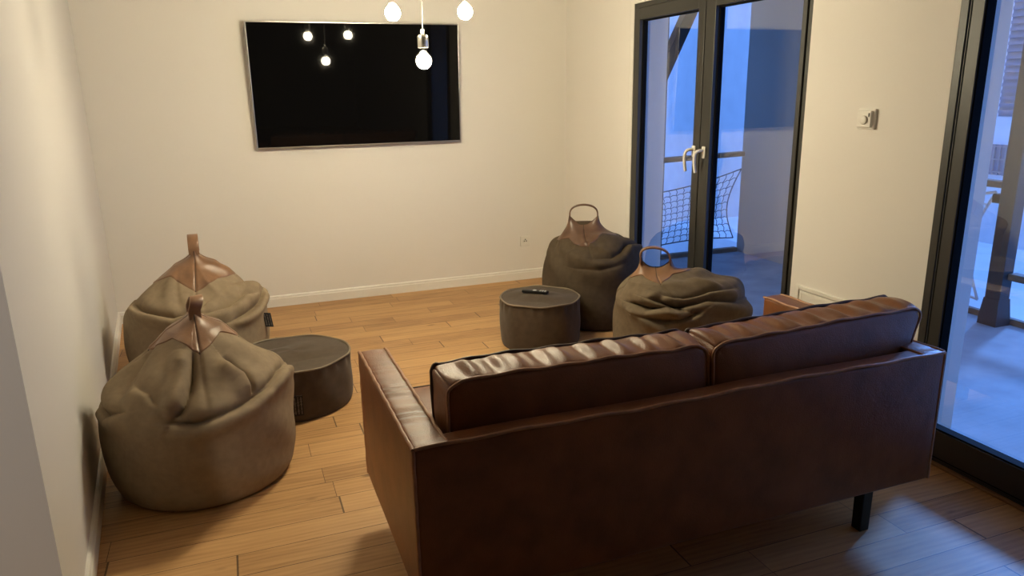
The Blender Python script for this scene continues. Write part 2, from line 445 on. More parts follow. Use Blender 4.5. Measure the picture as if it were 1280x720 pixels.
# ------------------------------------------------------------------ pendants
def pendant(loc, label, bend):
    x, y, z = loc                                                # bulb centre
    p = empty('pendant_lamp', label, 'lamp', (x, y, z), group='bare bulb pendants')
    pts = []
    top = ZC - z
    for i in range(25):
        t = i / 24; zz = .135 + (top - .135) * t
        pts.append((bend * math.sin(t * PI * 2.2), .3 * bend * math.sin(t * 5), zz))
    MB().tube(pts, .0032, 8).build('cable', MT['cord'], p, True)
    m = MB(); m.lathe([(.002, .0), (.045, 0), (.048, -.004), (.048, -.018), (.04, -.024), (.006, -.026)][::-1], (pts[-1][0], pts[-1][1], top), 32); m.build('ceiling_rose', MT['chrome'], p, True)
    m = MB(); m.lathe([(.004, .060), (.026, .060), (.0275, .064), (.0275, .108), (.026, .116), (.019, .123), (.008, .126), (.007, .134), (.004, .140)], n=32); sk = m.build('socket', MT['chrome'], p, True)
    m = MB(); m.lathe([(.003, .131), (.0075, .133), (.0095, .139), (.0075, .146), (.003, .148)], n=20); m.build('cord_grip', MT['plastic'], sk, True)
    # glass globe with short neck
    pr = [(.001, -.0425)] + [(.0425 * math.cos(a), .0425 * math.sin(a)) for a in np.linspace(-PI / 2 + .12, .98, 22)] + [(.0185, .043), (.0165, .052), (.016, .060)]
    m = MB(); m.lathe(pr, n=40); g = m.build('bulb', MT['bulbglass'], p, True)
    # glowing filament cage: helical loops around a stem
    pts = []
    for i in range(161):
        t = i / 160; a = t * 2 * PI * 7; rr = .033 * math.sin(PI * (.10 + .80 * t)) ** .6
        pts.append((rr * math.cos(a), rr * math.sin(a), -.034 + .062 * t))
    MB().tube(pts, .0046, 6).build('filament', MT['bulbcore'], g, True)
    MB().lathe([(.001, -.006), (.004, .0), (.004, .04), (.010, .060)], n=14).build('stem', MT['bulbglass'], g, True)
    return p
pendant((.812, 3.73, 1.934), 'bare glowing globe bulb on a cord, leftmost of the three pendants', .004)
pendant((1.184, 3.75, 1.948), 'bare glowing globe bulb on a cord, rightmost of the three pendants', -.003)
pendant((.960, 3.75, 1.712), 'bare glowing globe bulb hanging lowest, in front of the black television screen', .006)

# ------------------------------------------------------------------ bean bags
def smooth(a, b, x): t = np.clip((x - a) / (b - a), 0, 1); return t * t * (3 - 2 * t)
def catmull(P, u):
    P = np.array(P); n = len(P); u = np.clip(u, 0, n - 1 - 1e-9); k = np.floor(u).astype(int); t = u - k
    g = lambda i: P[np.clip(i, 0, n - 1)]
    p0, p1, p2, p3 = g(k - 1), g(k), g(k + 1), g(k + 2); t = t[..., None]
    return .5 * (2 * p1 + (p2 - p0) * t + (2 * p0 - 5 * p1 + 4 * p2 - p3) * t * t + (3 * p1 - p0 - 3 * p2 + p3) * t ** 3)
def adiff(a, b): return (a - b + PI) % (2 * PI) - PI

PROFILE = [(0, 0), (.45, 0), (.78, .0), (.89, .018), (.95, .07), (.985, .15), (1.0, .23), (1.0, .31), (.99, .375), (.95, .424),
           (.86, .466), (.73, .504), (.585, .547), (.45, .592), (.325, .634), (.23, .668), (.165, .700)]
NP = len(PROFILE)
class Bag:
    def __init__(s, R, zs, lean, phi, creases, seed, a=.075, saddle=.04, profile=None, wrinkle=1., slit=14.4, bulge=(0, 0)):
        s.R, s.zs, s.lean, s.phi, s.cr, s.a, s.sad = R, zs, lean, phi, creases, a, saddle
        s.prof = profile or PROFILE; s.wr = wrinkle; s.slit = slit; s.bulge = bulge
        rng = random.Random(seed)
        s.rad = [(rng.uniform(-PI, PI), rng.uniform(.14, .30), rng.uniform(.006, .016) * rng.choice((1, 1, -1)), rng.uniform(-.12, .12), rng.uniform(9.0, 10.5), rng.uniform(11.5, 13.5)) for _ in range(9)]
        s.ph = [rng.uniform(0, 6.28) for _ in range(12)]
    def base(s, th, u):
        p = catmull(s.prof, u); rho, z = p[..., 0] * s.R, p[..., 1] * s.zs
        # the soft drum is not a perfect circle
        rho = rho * (1 + .018 * np.sin(2 * th + s.ph[0]) * smooth(3, 6, u) + .012 * np.sin(3 * th + s.ph[1]) * smooth(4, 7, u))
        z = z + .012 * np.sin(2 * th + s.ph[2]) * smooth(7, 9, u) * (1 - smooth(12, 15, u)) + .010 * np.sin(3 * th + s.ph[3]) * smooth(7, 9, u) * (1 - smooth(12, 15, u))
        z = z + s.bulge[1] * np.clip(np.cos(th - s.bulge[0]), 0, 1) ** 1.3 * smooth(6.5, 10, u) * (1 - smooth(12.5, 15.5, u))
        c, d = np.cos(th - s.phi), np.sin(th - s.phi)
        w = np.clip((u - s.slit) / (NP - 1 - s.slit), 0, 1) ** 1.2
        X = rho * c * (1 - w) + s.a * c * w
        Y = rho * d * (1 - w) + .010 * d * w
        z = z + w * s.sad * c * c * np.abs(c) ** .5
        x = X * math.cos(s.phi) - Y * math.sin(s.phi); y = X * math.sin(s.phi) + Y * math.cos(s.phi)
        k = smooth(7.5, NP - 1, u)
        return np.stack([x + s.lean[0] * k, y + s.lean[1] * k, z + s.lean[2] * k], -1)
    def disp(s, th, u):
        d = np.zeros_like(th)
        for t0, w, A, sl, ua, ub in s.rad:                        # radial gathers under the cap
            x = adiff(th, t0 + sl * (u - 12)); ww = w * (1.15 - .05 * (u - 9))
            win = smooth(ua - 1.6, ua + .6, u) * (1 - smooth(ub - 1.0, ub + 1.5, u))
            d += s.wr * A * (np.exp(-(x / ww) ** 2) - .8 * np.exp(-((x - 1.25 * ww) / (.5 * ww)) ** 2)) * win
        for i in range(5):                                        # soft unevenness of the drum
            d += .0035 * np.sin((2 + i) * th + s.ph[4 + i] + (.5 + .35 * i) * u) * smooth(2.5, 5, u) * (1 - smooth(13, 15, u))
        for k in range(4):                                        # four panel seams
            x = adiff(th, s.phi + PI / 2 * k + PI / 2)
            d += -.007 * np.exp(-(x / .035) ** 2) * smooth(8, 10, u) * (1 - smooth(14.5, 15.5, u))
        # folds: polyline in (theta degrees, u), amplitude, half width (m)
        for pts, A, w in s.cr:
            pts = np.array([(math.radians(a), b) for a, b in pts])
            best = np.full(th.shape, 1e9); sgn = np.zeros_like(th); tt = np.zeros_like(th)
            rr = np.maximum(.15, catmull(s.prof, u)[..., 0]) * s.R
            n = len(pts) - 1
            for i in range(n):
                ax = adiff(th, pts[i, 0]) * rr; ay = (u - pts[i, 1]) * .055
                dx = adiff(pts[i + 1, 0], pts[i, 0]) * rr; dy = (pts[i + 1, 1] - pts[i, 1]) * .055
                l2 = dx * dx + dy * dy + 1e-9
                t = np.clip((ax * dx + ay * dy) / l2, 0, 1)
                ex, ey = ax - t * dx, ay - t * dy
                ds = np.sqrt(ex * ex + ey * ey); side = np.sign(ax * dy - ay * dx)
                m = ds < best
                best = np.where(m, ds, best); sgn = np.where(m, side, sgn); tt = np.where(m, (i + t) / n, tt)
            sg = .5 + .5 * np.tanh(sgn * best / (w * .09))
            prof = sg * np.exp(-((best - w * .55) / (w * .75)) ** 2) - (1 - sg) * .85 * np.exp(-(best / (w * .6)) ** 2)
            prof = prof - .35 * np.exp(-(best / (w * .28)) ** 2)
            d += 1.3 * A * prof * np.clip(np.sin(PI * np.clip(tt, .03, .97)) * 1.8, 0, 1)
        return d * smooth(3.2, 4.5, u)
    def surf(s, th, u, off=0.):
        e = 1e-3
        p = s.base(th, u)
        a = s.base(th + e, u) - s.base(th - e, u); b = s.base(th, np.minimum(u + e, NP - 1)) - s.base(th, np.maximum(u - e, 0))
        n = np.cross(a, b); n /= np.linalg.norm(n, axis=-1, keepdims=True) + 1e-12
        return p + n * (s.disp(th, u) + off)[..., None]

def bean_bag(label, loc, bag, fab, capm, u_cap=13.2, cusp=1.1, arch=(.085, 0, 0), strap_w=.05, strap_turn=0., name='bean_bag'):
    root = empty(name, label, 'bean bag', (loc[0], loc[1], 0), group='leather capped bean bags')
    NT, NU = 300, 200
    th = np.linspace(0, 2 * PI, NT, endpoint=False)
    u = np.concatenate([np.linspace(.05, 3, 20), np.linspace(3.05, NP - 1.6, NU)])
    T, U = np.meshgrid(th, u); S = bag.surf(T, U)
    m = MB(); m.grid(S.tolist(), True, True, True); m.build('fabric_cover', fab, root, True)
    # leather cap over the tip, its hem dipping to a point at each seam
    q = (th - bag.phi - PI / 2) / (PI / 2); tri = 1 - 2 * np.abs(q - np.round(q))
    ub = u_cap + .55 - cusp * np.clip(tri, 0, 1) ** 1.3
    v = np.linspace(0, 1, 42)[:, None]
    U2 = ub[None, :] * (1 - v) + (NP - 1) * v
    off = np.where(v < .01, .0002, .0045) * np.ones_like(U2)
    S2 = bag.surf(np.broadcast_to(th[None, :], U2.shape), U2, off)
    m = MB(); m.grid(S2.tolist(), True, False, False)
    # close the slit at the top
    top = [vv for vv in m.bm.verts if vv.is_boundary]
    cap = m.build('leather_cap', capm, root, True)
    # stitched seams down the cap
    for k in range(4):
        t0 = bag.phi + PI / 2 * k + PI / 2
        uu = np.linspace(float(np.interp(0, [0], [u_cap + .55 - cusp])), NP - 1.02, 26)
        pts = bag.surf(np.full(26, t0), uu, np.full(26, .0042))
        MB().tube(pts.tolist(), .0022, 6).build('seam', MT['seam'], cap, True)
    # strap handle
    c, d = math.cos(bag.phi), math.sin(bag.phi)
    tip = bag.surf(np.array([bag.phi, bag.phi + PI]), np.array([NP - 1.0, NP - 1.0]))
    A, B = Vector(tip[0]), Vector(tip[1]); mid = (A + B) / 2; hgt, lx, ly = arch
    pts = []
    for i in range(33):
        a = PI * i / 32
        p = mid + (A - mid) * math.cos(a) * (1 + .10 * math.sin(a)) + Vector((lx, ly, hgt)) * (math.sin(a) ** .8)
        if i in (0, 32): p -= Vector((0, 0, .030))
        pts.append(p)
    pts[0] = pts[1] + Vector((0, 0, -.035)); pts[-1] = pts[-2] + Vector((0, 0, -.035))
    wd = Vector((-d, c, 0)) + Vector((c, d, 0)) * strap_turn
    MB().ribbon(pts, wd, strap_w, .009).build('handle', capm, root, True)
    return root

# front taupe bag: camera sees it from about theta = -94 degrees
b1 = Bag(.378, 1.0, (.015, .03, -.005), math.radians(97), [
    ([(-178, 8.6), (-150, 8.2), (-128, 8.9)], .016, .045),
    ([(-92, 13.2), (-93, 11.5), (-97, 9.6), (-103, 8.4)], .026, .052),
    ([(-60, 12.5), (-50, 10.8), (-52, 9.2)], .020, .045),
    ([(-110, 8.3), (-90, 8.0), (-70, 8.5), (-48, 9.0), (-25, 9.2)], .018, .045),
    ([(-40, 9.3), (-15, 9.6), (10, 9.0)], .018, .04),
    ([(-140, 10.8), (-120, 10.2), (-104, 9.0)], .008, .05)], 5, a=.05, saddle=.02)
bean_bag('large taupe bean bag with tan leather tip, nearest to the viewer against the left wall', (-.222, 3.135), b1, MT['taupe'], MT['tan'], u_cap=13.4, arch=(.055, .02, -.01), strap_w=.05, strap_turn=-.35)
b2 = Bag(.378, 1.0, (.03, .02, .0), math.radians(92), [
    ([(-165, 10.2), (-135, 9.4), (-105, 9.2), (-80, 10.6)], .024, .045),
    ([(-95, 9.4), (-65, 9.9), (-35, 10.4), (-15, 9.6)], .018, .05),
    ([(-30, 12.0), (0, 10.5), (15, 8.6)], .020, .05),
    ([(-60, 8.2), (-30, 8.7), (0, 9.6)], .02, .045)], 11, a=.065, saddle=.03)
bean_bag('taupe bean bag in the corner behind the nearest bean bag, leather strap standing upright', (-.272, 4.42), b2, MT['taupe'], MT['tan'], u_cap=12.4, cusp=.9, arch=(.075, .0, .02), strap_w=.055)
b3 = Bag(.352, 1.02, (-.10, -.04, -.01), math.radians(-27), [
    ([(-120, 9.8), (-95, 9.2), (-70, 9.8)], .014, .045),
    ([(-80, 9.6), (-62, 10.4), (-45, 10.2), (-20, 9.6)], .020, .04),
    ([(-140, 8.8), (-110, 8.3), (-80, 8.5)], .008, .05)], 21, a=.092, saddle=.055,
    profile=PROFILE[:8] + [(.985, .39), (.945, .45), (.86, .50), (.75, .535), (.63, .56), (.53, .585), (.45, .615), (.38, .65), (.31, .685)], slit=13.0, bulge=(math.radians(-27), .045))
bean_bag('darkest brown bean bag by the back wall, leather loop standing up on top', (2.275, 4.44), b3, MT['choc'], MT['tan_dark'], u_cap=13.1, cusp=1.6, arch=(.075, 0, 0), strap_w=.04)
b4 = Bag(.366, .985, (-.175, -.02, -.07), math.radians(-30), [
    ([(-175, 9.6), (-150, 9.0), (-128, 9.6), (-112, 9.0)], .030, .045),
    ([(-150, 10.6), (-125, 9.6), (-95, 9.9), (-60, 8.7), (-25, 8.3)], .026, .05),
    ([(-130, 11.6), (-112, 10.8), (-85, 10.9), (-50, 9.8)], .020, .05),
    ([(-160, 8.4), (-135, 8.0), (-115, 8.6), (-100, 9.2)], .018, .04)], 33, a=.078, saddle=.045,
    profile=PROFILE[:8] + [(.99, .38), (.955, .44), (.88, .49), (.78, .53), (.66, .565), (.54, .60), (.43, .635), (.33, .668), (.26, .70)], slit=13.6, bulge=(math.radians(-34), .075))
bean_bag('brown bean bag directly behind the sofa, its leather loop tipped left over the fold', (2.265, 3.37), b4, MT['choc_light'], MT['tan'], u_cap=14.1, cusp=.9, arch=(.07, -.02, 0), strap_w=.04)

# ------------------------------------------------------------------ poufs
def pouf(label, loc, R, h, seed):
    root = empty('pouf', label, 'pouf', (loc[0], loc[1], 0), group='round brown poufs')
    NT = 160; rng = random.Random(seed); ph = [rng.uniform(0, 6.28) for _ in range(8)]
    def P(r, z, th):
        k = 1 + .008 * np.sin(3 * th + ph[0]) + .006 * np.sin(5 * th + ph[1])
        return np.stack([r * k * np.cos(th), r * k * np.sin(th), z + 0 * th], -1)
    th = np.linspace(0, 2 * PI, NT, endpoint=False)
    prof = [(.02, 0), (.5, 0), (.9, 0), (.955, .02), (.985, .12), (1.0, .35), (1.0, .6), (.99, .82), (.975, .95)]
    prof = catmull(prof, np.linspace(0, len(prof) - 1, 60))
    rows = []
    for rho, zz in prof:
        pk = .004 * np.sin(23 * th + ph[2]) * math.exp(-((zz - .86) / .10) ** 2) + .004 * np.sin(9 * th + 3 * zz + ph[3]) * (zz > .02) * (1 - abs(2 * zz - 1))
        rows.append(P(rho * R + pk, zz * h, th))
    MB().grid(np.array(rows).tolist(), True, True, True).build('side_cover', MT['pouf'], root, True)
    rows = []
    for t in np.linspace(0, 1, 36):
        r = R * .975 * (1 - t); dome = h * .95 + .022 * (1 - (1 - t) ** 2.2)
        dent = -.010 * np.exp(-((th * 0 + t - .4) / .3) ** 2) * (1 + .8 * np.sin(2 * th + ph[4]))
        rows.append(P(max(r, .002), dome + dent + .003 * np.sin(4 * th + ph[5] + 6 * t) * t * (1 - t) * 4, th))
    MB().grid(np.array(rows).tolist(), True, True, True).build('top_cover', MT['pouf'], root, True)
    p = P(R * .985, h * .955, th)
    p[:, 2] += .003 * np.sin(7 * th + ph[6])
    MB().tube(p.tolist(), .0055, 8, True).build('piping', MT['pipe_c'], root, True)
    return root
pf1 = pouf('low round dark brown pouf beside the two taupe bean bags', (.192, 3.775), .297, .275, 3)
pf2 = pouf('round brown pouf with a remote control on top, in front of the dark bean bag', (1.742, 4.145), .255, .312, 9)

def cloth_tag(parent, centre, udir, vdir, w, h, lines):
    """small woven tag: plate spanned by udir (width) and vdir (height) with unreadable print strokes"""
    c, u, v = Vector(centre), Vector(udir).normalized(), Vector(vdir).normalized(); n = u.cross(v).normalized()
    def slab(mb, u0, u1, v0, v1, t0, t1):
        P = [[c + u * a + v * b + n * t for a, b in ((u0, v0), (u1, v0), (u1, v1), (u0, v1))] for t in (t0, t1)]
        mb.grid(P, True, True, True)
    m = MB(); slab(m, -w / 2, w / 2, -h / 2, h / 2, -.0015, .0015)
    t = m.build('tag', MT['tag'], parent); t['label'] = 'black woven tag'
    m = MB(); rng = random.Random(4)
    for k in range(lines):
        a = -w / 2 + w * (k + .6) / (lines + .2); b = -h * .42
        while b < h * .38:
            l = rng.uniform(.06, .16) * h
            slab(m, a - w * .035, a + w * .035, b, min(b + l, h * .42), .0015, .0022); b += l + h * .03
            if rng.random() < .5: slab(m, a - w * .10, a + w * .10, b - h * .03, b - h * .01, .0015, .0022)
    m.build('print', MT['tagink'], t)
# the tag on the corner bag sticks out of its right side; the pouf's lies on its side, low down
ct = bpy.data.objects['bean_bag.001']
cloth_tag(ct, (.375 * math.cos(-.35) + .028, .375 * math.sin(-.35) - .02, .315), (.95, .2, -.2), (-.12, .0, 1), .045, .085, 3)
ang = -2.00
cloth_tag(pf1, (.3005 * math.cos(-1.62), .3005 * math.sin(-1.62), .095), (-math.sin(-1.62), math.cos(-1.62), 0), (0, 0, 1), .062, .105, 4)

# remote control on the right pouf
rm = empty('remote_control', 'slim black remote control lying on the right pouf', 'remote control', (1.72, 4.16, .3205), -math.radians(42))
m = MB(); m.box(-.085, .085, -.020, .020, 0, .016, .005, 3); m.build('body', MT['dark_plastic'], rm, True)
m = MB()
for i in range(3):
    m.box(.030 + i * .016, .040 + i * .016, -.012, -.004, .016, .0178); m.box(.030 + i * .016, .040 + i * .016, .004, .012, .016, .0178)
m.build('button', MT['button'], rm)
m = MB(); m.lathe([(.013, .0), (.013, .0015), (.006, .002)], (-.004, 0, .016), 20); m.build('navigation_ring', MT['button'], rm, True)

# ------------------------------------------------------------------ sofa
SX0, SX1, SY0, SY1, SZ0, SZ1 = .360, 2.243, 1.715, 2.545, .170, .660
AW, BW = .100, .072
sofa = empty('sofa', 'two-seat brown leather sofa with loose back cushions seen from behind', 'sofa', ((SX0 + SX1) / 2, (SY0 + SY1) / 2, 0))
OX, OY = sofa.location.x, sofa.location.y
def sp(mb, name, mat, parent=None, smooth_=True): 
    o = mb.build(name, mat, parent or sofa, smooth_)
    if parent is None or parent is sofa: o.location = (-OX, -OY, 0)
    return o
rs = np.random.RandomState(2)
# arms: tops gently crumpled across
def arm(x0, x1, nm):
    hx, hy, hz = (x1 - x0) / 2, (SY1 - SY0 - .002) / 2, (SZ1 - SZ0) / 2
    c = np.array([(x0 + x1) / 2, (SY0 + SY1) / 2, (SZ0 + SZ1) / 2])
    def f(p, q):
        top = smooth(.86, 1., q[:, 2])
        y = p[:, 1]
        wv = .0035 * np.sin(95 * y + 3 * np.sin(31 * y) + 20 * p[:, 0]) * np.exp(-((y + .12) / .22) ** 2)
        p = p.copy()
        p[:, 2] += top * (wv + .004 * (1 - np.abs(q[:, 0]) ** 2) - .003)
        p[:, 0] += .0025 * np.sin(9 * y + 5 * p[:, 2]) * (1 - np.abs(q[:, 2]) ** 6) * (1 - np.abs(q[:, 1]) ** 6) * np.sign(q[:, 0])
        return p + c
    a = sp(softbox((hx, hy, hz), .014, (10, 90, 20), f), 'arm', MT['leather'])
    r = .0055; jig = lambda k: .0012 * math.sin(k * 1.7)
    for x, in ((x0 + .003,), (x1 - .003,)):
        pts = [(x + jig(k), SY0 + .004 + (SY1 - SY0 - .008) * k / 40, SZ1 - .003 + .0015 * math.sin(k * .9)) for k in range(41)]
        MB().tube(pts, r, 8).build('piping', MT['leather_pipe'], a, True)
    for y in (SY0 + .003, SY1 - .003):
        x = x0 + .003 if x0 < 1 else x1 - .003
        MB().tube([(x + jig(k) * .6, y, SZ0 + .004 + (SZ1 - SZ0 - .008) * k / 24) for k in range(25)], r, 8).build('piping', MT['leather_pipe'], a, True)
    return a
arm(SX0, SX0 + AW, 'arm'); arm(SX1 - AW, SX1, 'arm')
# back panel
hx, hy, hz = (SX1 - SX0) / 2 - AW * .0 - .004, BW / 2, (SZ1 - SZ0) / 2 - .001
cb = np.array([(SX0 + SX1) / 2, SY0 + BW / 2 - .001, (SZ0 + SZ1) / 2])
def fb(p, q):
    p = p.copy()
    p[:, 1] -= .006 * (1 - q[:, 0] ** 4) * (1 - q[:, 2] ** 4) * (q[:, 1] < 0)
    p[:, 2] += .003 * np.sin(7 * p[:, 0]) * smooth(.8, 1, q[:, 2])
    return p + cb
bp_ = sp(softbox((hx, hy, hz), .012, (60, 8, 20), fb), 'back_panel', MT['leather'])
pts = [(SX0 + .006 + (SX1 - SX0 - .012) * k / 90, SY0 + .002, SZ1 - .001 + .0022 * math.sin(k * .55) + .003 * math.sin(k * .13)) for k in range(91)]
MB().tube(pts, .0058, 8).build('piping', MT['leather_pipe'], bp_, True)
# seat deck and cushion
m = softbox(((SX1 - SX0) / 2 - AW + .003, (SY1 - SY0 - BW) / 2, .10), .02, (20, 12, 8)); bmesh.ops.translate(m.bm, verts=m.bm.verts, vec=((SX0 + SX1) / 2, SY0 + BW + (SY1 - SY0 - BW) / 2 - .004, SZ0 + .101))
sp(m, 'seat_base', MT['leather'])
for i in range(2):
    xa = SX0 + AW + .003 + i * ((SX1 - SX0) / 2 - AW - .001); xb = xa + (SX1 - SX0) / 2 - AW - .006
    hy = (SY1 - SY0 - BW) / 2 - .001; c = np.array([(xa + xb) / 2, SY0 + BW + hy + .001, .43])
    def fs(p, q, c=c):
        p = p.copy(); p[:, 2] += .018 * (1 - q[:, 0] ** 4) * (1 - q[:, 1] ** 4) * (q[:, 2] > 0); return p + c
    sc_ = sp(softbox(((xb - xa) / 2, hy, .058), .022, (30, 24, 6), fs), 'seat_cushion', MT['leather'])
    zt_ = .486
    pts = [(xa + .006, SY0 + BW + .01, zt_), (xa + .006, SY1 - .008, zt_), (xb - .006, SY1 - .008, zt_), (xb - .006, SY0 + BW + .01, zt_)]
    full = []
    for k in range(3):
        for t in range(12): full.append(Vector(pts[k]).lerp(Vector(pts[k + 1]), t / 12))
    MB().tube(full, .0045, 8).build('piping', MT['dpipe'], sc_, True)
# loose back cushions
def back_cushion(x0, x1, zt, y_c, lean, flare, seed, twist):
    hx, hy, hz = (x1 - x0) / 2, .080, (zt - .490) / 2
    cx, cz = (x0 + x1) / 2, .490 + hz
    rg = np.random.RandomState(seed); ph = rg.uniform(0, 6.28, 6)
    def warp(p):
        q = p / np.array([hx, hy, hz]); o = p.copy()
        o[:, 0] += flare * np.clip(q[:, 2], -.2, 1) * np.clip(q[:, 0], 0, 1)
        o[:, 1] += lean * (q[:, 2] + 1) * hz + twist * q[:, 0]
        o[:, 2] += .004 * np.sin(5 * p[:, 0] + ph[0]) * (q[:, 2] > 0)
        return o + np.array([cx, y_c, cz])
    def f(p, q):
        p = p.copy()
        # plump faces
        p[:, 1] += np.sign(q[:, 1]) * .022 * (1 - np.abs(q[:, 0]) ** 5) * (1 - np.abs(q[:, 2]) ** 3) * smooth(.6, 1, np.abs(q[:, 1]))
        rc = .036 - .014 * q[:, 1]
        ax_, az_ = np.abs(p[:, 0]) - (hx - rc), np.abs(p[:, 2]) - (hz - rc)
        both = (ax_ > 0) & (az_ > 0); k = np.where(both, np.maximum(ax_, az_) / np.maximum(1e-6, np.hypot(ax_, az_)), 1.)
        p[:, 0] = np.where(both, np.sign(p[:, 0]) * (hx - rc + ax_ * k), p[:, 0]); p[:, 2] = np.where(both, np.sign(p[:, 2]) * (hz - rc + az_ * k), p[:, 2])
        # puckered boxing: gathers between the two rows of piping
        env = (1 - q[:, 1] ** 2) * smooth(.86, 1, q[:, 2])
        x = p[:, 0]
        g = np.sin(58 * x + 2.2 * np.sin(9 * x + ph[1]) + 9 * p[:, 1] + ph[2])
        p[:, 2] += env * (.008 + .0075 * g + .003 * np.sin(131 * x + ph[3]))
        env = (1 - q[:, 1] ** 2) * smooth(.9, 1, np.abs(q[:, 0]))
        p[:, 0] += np.sign(q[:, 0]) * env * (.008 + .004 * np.sin(40 * p[:, 2] + ph[4]))
        return warp(p)
    c = sp(softbox((hx, hy, hz), .016, (130, 14, 40), f), 'back_cushion', MT['leather'])
    for sy, mat, rc, rad in ((-1, MT['leather_pipe'], .050, .0050), (1, MT['dpipe'], .022, .0066)):
        loop = []
        for (ax, az, a0) in ((hx - rc, hz - rc, 0), (-hx + rc, hz - rc, PI / 2), (-hx + rc, -hz + rc, PI), (hx - rc, -hz + rc, 1.5 * PI)):
            loop += arc(ax, az, rc, a0, a0 + PI / 2, 8)
        dense = []
        for k in range(len(loop)):
            a, b = loop[k], loop[(k + 1) % len(loop)]; n = max(1, int(math.dist(a, b) / .02))
            dense += [(a[0] + (b[0] - a[0]) * t / n, a[1] + (b[1] - a[1]) * t / n) for t in range(n)]
        pts = np.array([[x, sy * (hy - .003), z] for x, z in dense])
        wob = .0022 * np.sin(np.arange(len(pts)) * .9) + .0018 * np.sin(np.arange(len(pts)) * .37)
        pts[:, 2] += wob * (pts[:, 2] > 0); pts[:, 0] += .002 * np.sin(np.arange(len(pts)) * .5) * (np.abs(pts[:, 2]) < hz * .8)
        k_ = np.where(np.abs(pts[:, :1]) > 0, 1.0, 1.0)
        MB().tube(warp(pts).tolist(), rad, 8, True).build('piping', mat, c, True)
    return c
back_cushion(.488, 1.342, .780, 1.878, .10, .0, 1, .0)
back_cushion(1.350, 2.20, .782, 1.878, .10, .065, 7, .012)
# legs
for x in (SX0 + .235, SX1 - .248):
    for y in (SY0 + .05, SY1 - .09):
        m = MB()
        P = [[(x + a * s, y + b * s, z) for a, b in ((-1, -1), (1, -1), (1, 1), (-1, 1))] for z, s in ((0, .0205), (.172, .022))]
        m.grid(P, True, True, True); bmesh.ops.bevel(m.bm, geom=m.bm.edges, offset=.002, segments=2, affect='EDGES')
        sp(m, 'leg', MT['blackmetal'])

# ------------------------------------------------------------------ balcony and outside
BX0, BX1, BY0, BY1 = XR + .28, 4.74, -3.0, 5.93
m = MB(); m.box(XR + .09, BX1, BY0, BY1, -.25, -.005)
struct(m.build('balcony_floor', MT['concrete']), 'grey concrete balcony floor', 'floor')
m = MB(); m.box(XR + .28, BX1 + .25, BY0, BY1 + .25, 2.62, 2.85)
struct(m.build('balcony_ceiling', MT['render']), 'underside of the balcony above', 'ceiling')
m = MB(); m.box(XR + .28, 3.5, .88, 1.0, -.02, 2.62)  # unseen wall added to keep sky light off the sofa back
struct(m.build('wall_sky_blocker', MT['render']), 'added unseen wall blocking sky light at the near balcony end', 'wall')
b2d = empty('building', 'plain pale building beyond the end of the balcony', 'building', (4., 12., -4))
m = MB(); m.box(-6, 3.6, 0, 3, 0, 8.5); m.build('wall', MT['render'], b2d)
m = MB(); m.box(-6, 3.7, -.12, 0, 8.5, 8.7); m.build('roof_edge', MT['slat'], b2d)
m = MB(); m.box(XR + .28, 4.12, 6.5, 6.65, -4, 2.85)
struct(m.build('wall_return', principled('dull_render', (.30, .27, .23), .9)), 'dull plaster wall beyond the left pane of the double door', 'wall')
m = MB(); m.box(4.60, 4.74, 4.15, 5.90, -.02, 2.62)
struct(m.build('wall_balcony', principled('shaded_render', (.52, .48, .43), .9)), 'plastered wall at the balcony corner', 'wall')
def sill(label, x0, x1, y0, y1):
    m = MB(); m.box(x0, x1, y0, y1, -.22, .035, .006); return tag(m.build('edge_board', MT['oldwood']), label, 'edge board', 'balcony edge boards')
sill('weathered wooden board edging the balcony floor outside the near door', 4.742, 4.79, 1.0, 4.14)
sill('weathered wooden board edging the balcony end seen through the double door', 2.95, 4.59, 5.87, 5.93)
def rail(label, a, b, r=.03):
    a, b = Vector(a), Vector(b); m = MB()
    d = (b - a).normalized(); side = Vector((-d.y, d.x, 0))
    P = [[p + side * u + Vector((0, 0, v)) for u, v in ((-.035, -.022), (.035, -.022), (.04, -.015), (.04, .015), (.035, .022), (-.035, .022), (-.04, .015), (-.04, -.015))] for p in (a, b)]
    m.grid(P, True, True, True)
    return tag(m.build('handrail', MT['oldwood']), label, 'handrail', 'balcony handrails')
rail('wooden handrail outside the near door, fixed to the dark post', (4.70, 3.316, .915), (4.70, 4.14, .915))
rail('wooden handrail crossing the balcony end behind the double door handles', (3.00, 5.90, .905), (4.60, 5.90, .945))
rail('wooden handrail low beyond the dark post at the right edge', (4.70, 2.0, .33), (4.70, 3.208, .33))
ps = empty('balcony_post', 'thick dark balcony post outside the near glass door', 'post', (4.665, 3.262, -.005))
m = MB(); m.box(-.047, .047, -.052, .052, 0, 2.62, .004); m.build('shaft', MT['post'], ps)
m = MB()
P = [[(a * s, b * s, z) for a, b in ((-1, -1), (1, -1), (1, 1), (-1, 1))] for z, s in ((0, .066), (.06, .064), (.17, .054), (.18, .0535))]
m.grid(P, True, True, True); m.build('base_shoe', MT['post'], ps)
m = MB(); m.box(-.02, .05, .052, .125, .80, .86, .008); m.build('net_clamp', MT['dark_plastic'], ps)
br = MB()
a, b = Vector((4.60, 6.25, 3.10)), Vector((1.09, 6.25, -3.92))
d = (b - a).normalized(); s_ = Vector((0, 1, 0)); n_ = d.cross(s_)
br.grid([[p + n_ * u + s_ * v for u, v in ((-.055, -.05), (.055, -.05), (.055, .05), (-.055, .05))] for p in (a, b)], True, True, True)
tag(br.build('diagonal_brace', MT['post']), 'dark diagonal beam behind the left pane of the double door', 'beam')

